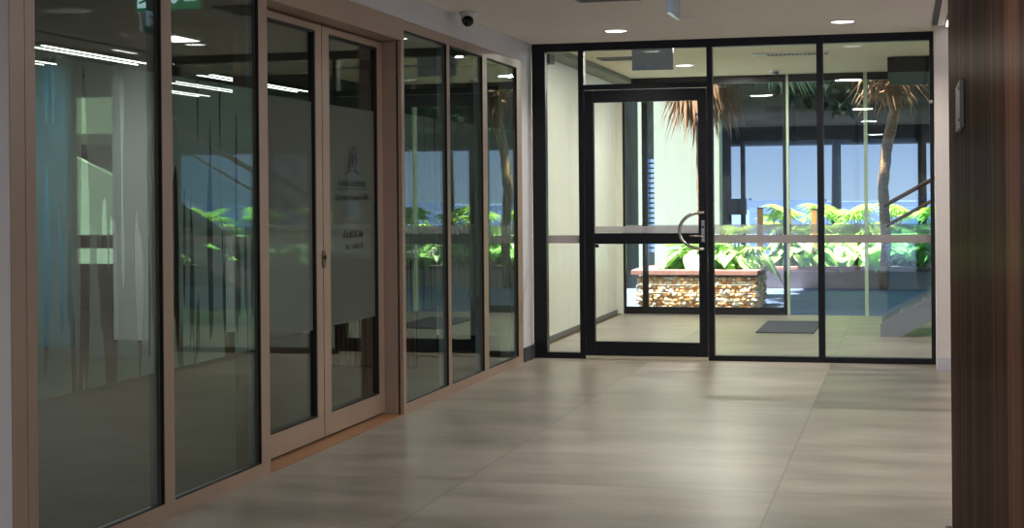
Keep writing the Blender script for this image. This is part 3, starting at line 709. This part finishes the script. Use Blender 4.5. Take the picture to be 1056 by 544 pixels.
def make_broad(name, label, seed, R, Hh, n, mats, leafL):
    r = random.Random(seed)
    t = thing(name, label, 'plant', (0, 0, 0))
    lb, sb = BM(), BM()
    for k in range(n):
        a = k * 2.4 + r.uniform(-.4, .4); rad = R * math.sqrt((k + .6) / n); z = Hh * (1 - .62 * (rad / R) ** 2) * r.uniform(.7, 1.08)
        e = Vector((rad * math.cos(a), rad * math.sin(a), z))
        stem_curve(Vector((.03 * math.cos(a), .03 * math.sin(a), 0)), e, .009, .005, sb)
        d = Vector((math.cos(a), math.sin(a), r.uniform(-1.1, .1)))
        l = leafL * r.uniform(.75, 1.2)
        f0 = len(lb.faces); broad_leaf(lb, e, d, Vector((0, 0, 1)), l, l * r.uniform(.75, .95), r.uniform(.1, .4))
        lb.faces.ensure_lookup_table(); mi = 1 if r.random() < .35 else 0
        for f in lb.faces[f0:]: f.material_index = mi
    obj('leaves', lb, mats, t, True); obj('stems', sb, M['stem'], t)
    return t

def make_fan(name, label, seed, n, R, Hh):
    r = random.Random(seed)
    t = thing(name, label, 'plant', (0, 0, 0))
    lb, sb = BM(), BM()
    for k in range(n):
        a = k * 2.4 + r.uniform(-.3, .3); q_ = (k + .5) / n; rad = .38 * q_ * r.uniform(.7, 1.1); z = Hh * (1.05 - .5 * q_) * r.uniform(.85, 1.1)
        e = Vector((rad * math.cos(a), rad * math.sin(a), z))
        stem_curve(Vector((0, 0, 0)), e, .01, .006, sb)
        fan_leaf(lb, e, Vector((math.cos(a), math.sin(a), .5 - .5 * q_)), Vector((0, 0, 1)), R * r.uniform(.8, 1.1))
    obj('leaves', lb, M['fan'], t); obj('stems', sb, M['stem'], t)
    return t

GP = 'broad-leafed plants in the stone planter'; FP = 'broad-leafed plants in the far planter'; FF = 'fan-leaf plants in the far planter'
lab_g = 'broad-leafed green plant in the stone-filled planter'
lab_f = 'bushy broad-leafed green plant in the long far planter'
lab_p = 'yellow-green fan-leaf plant in the long far planter'
used = set()
def put(proto, loc, rz, label, group):
    if proto.name not in used:
        used.add(proto.name); proto.location = loc; proto.rotation_euler = (0, 0, rz); proto['label'] = label; proto['group'] = group
        return proto
    return dup(proto, loc, label, group, rz)
bs = [make_broad('leafy_plant', lab_g, 11, .36, .34, 20, [M['leaf2'], M['leaf']], .27), make_broad('leafy_plant', lab_g, 12, .34, .30, 18, [M['leaf2'], M['leaf2']], .30)]
rp = random.Random(5)
for i, (x, y) in enumerate(((.62, 6.50), (.98, 6.48), (.80, 6.72), (1.06, 6.76), (.50, 6.78))):
    put(bs[i % 2], (x, y, .46), rp.uniform(0, 6), lab_g, GP)
bf = [make_broad('leafy_plant', lab_f, 21 + k, .46, (.38, .56, .66)[k], 34, [M['leaf'], M['leaf2']], .26) for k in range(3)]
i = 0
for row, (yy, zz) in enumerate(((10.95, .31), (11.55, .31), (12.25, .31))):
    for k in range(12):
        x = 1.5 + .68 * k + (.3 if row % 2 else 0) + rp.uniform(-.1, .1)
        if x < 9.2: put(bf[row], (x, yy + rp.uniform(-.08, .08), zz), rp.uniform(0, 6), lab_f, FP); i += 1
ff = [make_fan('fan_palm', lab_p, 31 + k, 9, .36, .88) for k in range(2)]
for i, x in enumerate((1.25, 1.85, 2.4, 2.98, 3.55, 4.1, 4.65, 5.2, 5.8, 6.4, 7.0, 7.6, 8.2, 8.8)):
    put(ff[i % 2], (x, 11.25 + .6 * (i % 2), .31), rp.uniform(0, 6), lab_p, FF)
# a single fan-leaf plant in the stone planter
g = make_fan('fan_palm', 'single fan-leaf plant rising from the stone planter beside the door frame', 41, 6, .26, .55); g.location = (1.08, 6.5, .46)

# ---- palm trees
def palm(label, x, y, trunk, r0, r1, crown_r, skirt, seed, nf, az, els):
    r = random.Random(seed)
    t = thing('palm_tree', label, 'palm tree', (x, y, 0))
    bm = BM(); P = []
    for i in range(len(trunk) - 1):
        for s in range(5):
            f = s / 5; P.append(Vector(trunk[i]).lerp(Vector(trunk[i + 1]), f))
    P.append(Vector(trunk[-1])); n = len(P)
    tube(bm, P, [(r0 + (r1 - r0) * i / (n - 1)) * (1.07 if i % 2 else .95) for i in range(n)], 12); obj('trunk', bm, M['trunk'], t, True)
    top = P[-1]
    bm = BM()
    for k in range(skirt[0]):
        a = r.uniform(0, 2 * PI); zz = r.uniform(-.25, .25); L = skirt[1] * r.uniform(.55, 1.1); o = r.uniform(.1, .58)
        b = top + Vector((.05 * math.cos(a), .05 * math.sin(a), zz))
        m = b + Vector((o * .7 * math.cos(a), o * .7 * math.sin(a), -L * .3)); e = b + Vector((o * math.cos(a + .2), o * math.sin(a + .2), -L))
        sd = Vector((-math.sin(a), math.cos(a), 0)) * r.uniform(.012, .035)
        v = [bm.verts.new(q_) for q_ in (b - sd * .4, b + sd * .4, m + sd, m - sd, e)]
        bm.faces.new((v[0], v[1], v[2], v[3])); bm.faces.new((v[3], v[2], v[4]))
    obj('dead_frond_skirt', bm, M['deadfrond'], t)
    lb, sb = BM(), BM()
    for k in range(nf):
        a = az[0] + (az[1] - az[0]) * (k + .5) / nf + r.uniform(-.1, .1); el = r.uniform(*els)
        L = crown_r * r.uniform(.8, 1.1)
        e = top + Vector((L * math.cos(a) * math.cos(el), L * math.sin(a) * math.cos(el), .3 + L * math.sin(el) * .7))
        stem_curve(top + Vector((0, 0, .15)), e, .016, .01, sb)
        fan_leaf(lb, e, Vector((math.cos(a), math.sin(a), el * .5 - .3)), Vector((0, 0, 1)), .75 * r.uniform(.85, 1.15), 20, 2.4, .55)
    obj('crown', lb, M['frond'], t); obj('frond_stalks', sb, M['stem'], t)
    return t
palm('palm tree with shaggy brown frond skirt in front of the white wall', .47, 8.0, [(.47, 8, 0), (.46, 8, 1.2), (.45, 8, 2.0), (.47, 8, 3.1)], .07, .08, 1.0, (620, .8), 51, 9, (-1.6, 1.2), (-.15, .5))
palm('slender curved palm tree with bare ringed trunk at the far planter', 2.86, 10.28, [(2.80, 10.2, 0), (2.84, 10.2, .7), (2.80, 10.25, 1.5), (2.86, 10.28, 2.1), (2.98, 10.28, 2.6), (2.90, 10.28, 3.15)], .07, .085, 1.1, (240, .38), 52, 8, (-1.2, 1.6), (.1, .9))

# ---- buildings and structures outside
t = thing('white_building', 'white rendered building wall in sun behind the shaggy palm', 'building', (-3, 9.5, 0))
boxes('wall', [(-16, -1.00, 10.2, 10.6, 0, 3.8), (-.79, -.70, 10.2, 10.6, 0, 3.8), (-.55, .43, 10.2, 10.6, 0, 3.8), (-1.0, -.55, 10.5, 10.6, 0, 3.8)], M['render'], t)
boxes('window', [(-1.0, -.79, 10.32, 10.4, 0, 3.8)], M['darkglass'], t)
wn_ = boxes('window', [(-.70, -.55, 10.32, 10.4, 0, 3.8)], M['darkwall'], t)
boxes('louvres', [(-.70, -.55, 10.26, 10.32, .55 + .075 * k, .60 + .075 * k) for k in range(19)], M['louvre'], wn_)
t = thing('garden_wall', 'pale sunlit wall with slanted top outside the office end window', 'wall', (-8, 8.4, 0))
bm = BM(); prism(bm, [(-9.6, 0), (-8.35, 0), (-8.35, 1.70), (-9.15, 2.08), (-9.6, 2.08)], 1, 8.3, 8.4); obj('wall_slab', bm, M['render'], t)
t = thing('garden_awning', 'dark awning over the pale wall outside the office end window', 'awning', (-9.5, 9.6, 0))
bm = BM(); prism(bm, [(9.1, 2.28), (10.2, 2.5), (10.2, 1.95), (10.1, 1.95), (10.1, 2.3), (9.1, 2.15)], 0, -12.5, -7.9); obj('awning_sheet', bm, M['darkband'], t)
boxes('awning_post', [(-8.0, -7.94, 9.1, 9.16, 0, 2.2)], M['greymetal'], t)
t = thing('terrace_building', 'dark building with deep shaded roof band on thin posts beyond the planter', 'building', (6, 20, 0))
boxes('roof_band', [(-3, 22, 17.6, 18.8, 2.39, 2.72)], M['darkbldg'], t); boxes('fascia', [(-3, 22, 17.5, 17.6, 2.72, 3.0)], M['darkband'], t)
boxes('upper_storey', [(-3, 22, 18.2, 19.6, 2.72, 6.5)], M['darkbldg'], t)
for x, w_ in ((-.02, .09), (1.80, .11), (3.35, .16), (5.2, .1), (7.4, .1), (9.6, .1), (12, .1)):
    boxes('post', [(x, x + w_, 17.7, 17.8, 0, 2.4)], M['black'], t)
boxes('side_wall', [(-.6, -.22, 17.7, 17.9, 0, 2.4)], M['darkband'], t)
boxes('wall_box', [(-.28, .1, 17.55, 17.7, 1.02, 1.33)], M['black'], t)
boxes('low_wall', [(-.5, 22, 24.4, 24.6, 0, 1.1)], M['louvre'], t)
# trees in front of the upper storey
def tree(x, y, h, r, seed, label):
    rr = random.Random(seed)
    t = thing('dark_tree', label, 'tree', (x, y, 0), 'dark trees beside the terrace building')
    bm = BM(); tube(bm, [(x, y, 0), (x, y, h * .6)], [.1, .06], 8); obj('trunk', bm, M['black'], t)
    bm = BM()
    for k in range(520):
        a = rr.uniform(0, 2 * PI); u = rr.uniform(-1, 1); q_ = rr.uniform(.6, 1) ** .5
        p = Vector((x + r * q_ * math.cos(a) * math.sqrt(1 - u * u), y + r * q_ * math.sin(a) * math.sqrt(1 - u * u), h + r * .8 * u * q_))
        d = Vector((rr.uniform(-1, 1), rr.uniform(-1, 1), rr.uniform(-1, .3))).normalized(); s = d.cross(Vector((0, .3, 1))).normalized() * .09
        v = [bm.verts.new(z_) for z_ in (p, p + d * .18 + s, p + d * .42, p + d * .18 - s)]; bm.faces.new(v)
    obj('crown', bm, M['hedge'], t)
tree(1.9, 15.6, 3.9, 1.1, 61, 'dark leafy tree against the terrace roof, behind the right edge of the door')
tree(5.3, 15.6, 3.8, 1.2, 62, 'dark leafy tree against the terrace roof, right of the slender palm')
tree(-.8, 15.4, 4.2, 1.0, 63, 'dark leafy tree against the terrace roof, behind the shaggy palm')
# timber posts in the far planter
pb = thing('timber_post', 'x', 'post', (0, 0, 0))
bm = BM(); box(bm, -.042, .042, -.042, .042, 0, .86); obj('post', bm, M['orange'], pb, bevel=.01)
bm = BM(); box(bm, -.045, .045, -.045, .045, .86, .875); obj('cap', bm, M['rail'], pb)
for i, (x, y, z, lb_) in enumerate(((.97, 10.85, .31, 'orange timber post at the near end of the far planter, behind the stone planter plants'),
                              (1.395, 10.80, .31, 'orange timber post in the far planter, midway between door frame and black mullion'),
                              (1.784, 10.80, .31, 'orange timber post in the far planter, close beside the black mullion'))):
    z0 = .33 if x < 1.1 else .31
    if i == 0: pb.location = (x, y, z0); pb['label'] = lb_; pb['group'] = 'timber posts in the far planter'
    else: dup(pb, (x, y, z0), lb_, 'timber posts in the far planter')

# unseen wing, added to shade the court
struct('shading_wing', [(-.3, 11.4, -4, 9.15, 6.0, 6.6), (11.0, 11.4, 5.3, 9.15, 0, 6.0), (-.3, 11.4, -4, 4.35, 2.88, 6.0)], M['render'], 'unseen white wing over the courtyard, added to cast shade on it', 'building')
struct('sea', [(-250, 250, 30, 500, -.6, -.3)], M['sea'], 'hazy blue water beyond the terrace', 'sea')
bm = BM()
rr = random.Random(9); x = -40
while x < 90:
    w_ = rr.uniform(2, 9); box(bm, x, x + w_, 180, 184, -.4, rr.uniform(.5, 1.6)); x += w_
tag(obj('far_shore', bm, M['far']), 'hazy blue far shore on the horizon', 'shore', None, 'structure')

# ------------------------------------------------------------------ light
w = bpy.data.worlds.new('world'); S.world = w; w.use_nodes = True
nt = w.node_tree; nt.nodes.clear(); L = nt.links.new
tc = N(nt, 'ShaderNodeTexCoord'); sp = N(nt, 'ShaderNodeSeparateXYZ'); L(tc.outputs['Generated'], sp.inputs[0])
r_ = N(nt, 'ShaderNodeValToRGB'); e = r_.color_ramp.elements
e[0].position = 0; e[0].color = rgb((168, 192, 224)); e[1].position = .35; e[1].color = rgb((112, 150, 214))
x = e.new(.03); x.color = rgb((150, 176, 216))
L(sp.outputs['Z'], r_.inputs[0])
bg = N(nt, 'ShaderNodeBackground'); bg.inputs[1].default_value = 1.25; L(r_.outputs[0], bg.inputs[0])
wo = N(nt, 'ShaderNodeOutputWorld'); L(bg.outputs[0], wo.inputs[0])
sd = bpy.data.lights.new('sun', 'SUN'); sd.energy = 34; sd.angle = .01; sd.color = (1, .95, .86)
so = bpy.data.objects.new('sun', sd); C.objects.link(so); so.rotation_euler = Vector((.3, .2, -.93)).to_track_quat('-Z', 'Y').to_euler(); so.location = (4, 4, 20)

def area(name, loc, sx_, sy_, en, col, rot=(0, 0, 0)):
    ld = bpy.data.lights.new(name, 'AREA'); ld.shape = 'RECTANGLE'; ld.size = sx_; ld.size_y = sy_; ld.energy = en; ld.color = col
    o = bpy.data.objects.new(name, ld); C.objects.link(o); o.location = loc; o.rotation_euler = rot; return o
def lamp(name, x, y, z, en, col=(1, .93, .85), r=.15):
    ld = bpy.data.lights.new(name, 'AREA'); ld.shape = 'DISK'; ld.size = 2 * r; ld.energy = en; ld.color = col
    o = bpy.data.objects.new(name, ld); C.objects.link(o); o.location = (x, y, z); return o
for y in (-5.0, -11.2):
    lamp('lobby_lamp', 2.5, y, 2.69, 52, (1, .975, .95))
lamp('side_lobby_lamp', 4.5, -2.0, 2.69, 26); lamp('side_lobby_lamp', 4.5, -5.0, 2.69, 20)
for y in (-6.5, -3.5): lamp('office_lamp', -2.4, y, 2.68, 12, (.95, .98, 1))
lamp('office_lamp', -5.6, -1.6, 2.68, 26, (.92, .98, 1)); lamp('office_lamp', -4.2, -.6, 2.68, 26, (.95, .98, 1)); lamp('office_lamp', -2.2, 3.2, 2.68, 16)
for x, y in ((1.2, 1.6), (1.2, 4.2), (4.2, 1.5)): lamp('porch_lamp', x, y, 2.77, 52, (1, .96, .86))

# ------------------------------------------------------------------ camera
f, yaw, roll, cy, cx, cyy, cz = 1609.9966, .246933, .0084369, 204.5638, 3.116874, -13.103057, 1.373739
cd = bpy.data.cameras.new('camera'); cam = bpy.data.objects.new('camera', cd); C.objects.link(cam)
cd.sensor_fit = 'HORIZONTAL'; cd.sensor_width = 36; cd.lens = f / 1056 * 36; cd.shift_y = -(272 - cy) / 1056; cd.clip_start = .05; cd.clip_end = 1000
cam.matrix_world = Matrix.Translation((cx, cyy, cz)) @ Matrix.Rotation(yaw, 4, 'Z') @ Matrix.Rotation(PI / 2, 4, 'X') @ Matrix.Rotation(-roll, 4, 'Z')
S.camera = cam
S.view_settings.view_transform = 'Standard'; S.view_settings.look = 'None'; S.view_settings.exposure = 0
S.cycles.use_denoising = True; S.cycles.denoising_input_passes = 'RGB_ALBEDO_NORMAL'; S.cycles.denoising_prefilter = 'ACCURATE'
S.cycles.transparent_max_bounces = 48; S.cycles.max_bounces = 14; S.cycles.glossy_bounces = 8; S.cycles.sample_clamp_indirect = 6
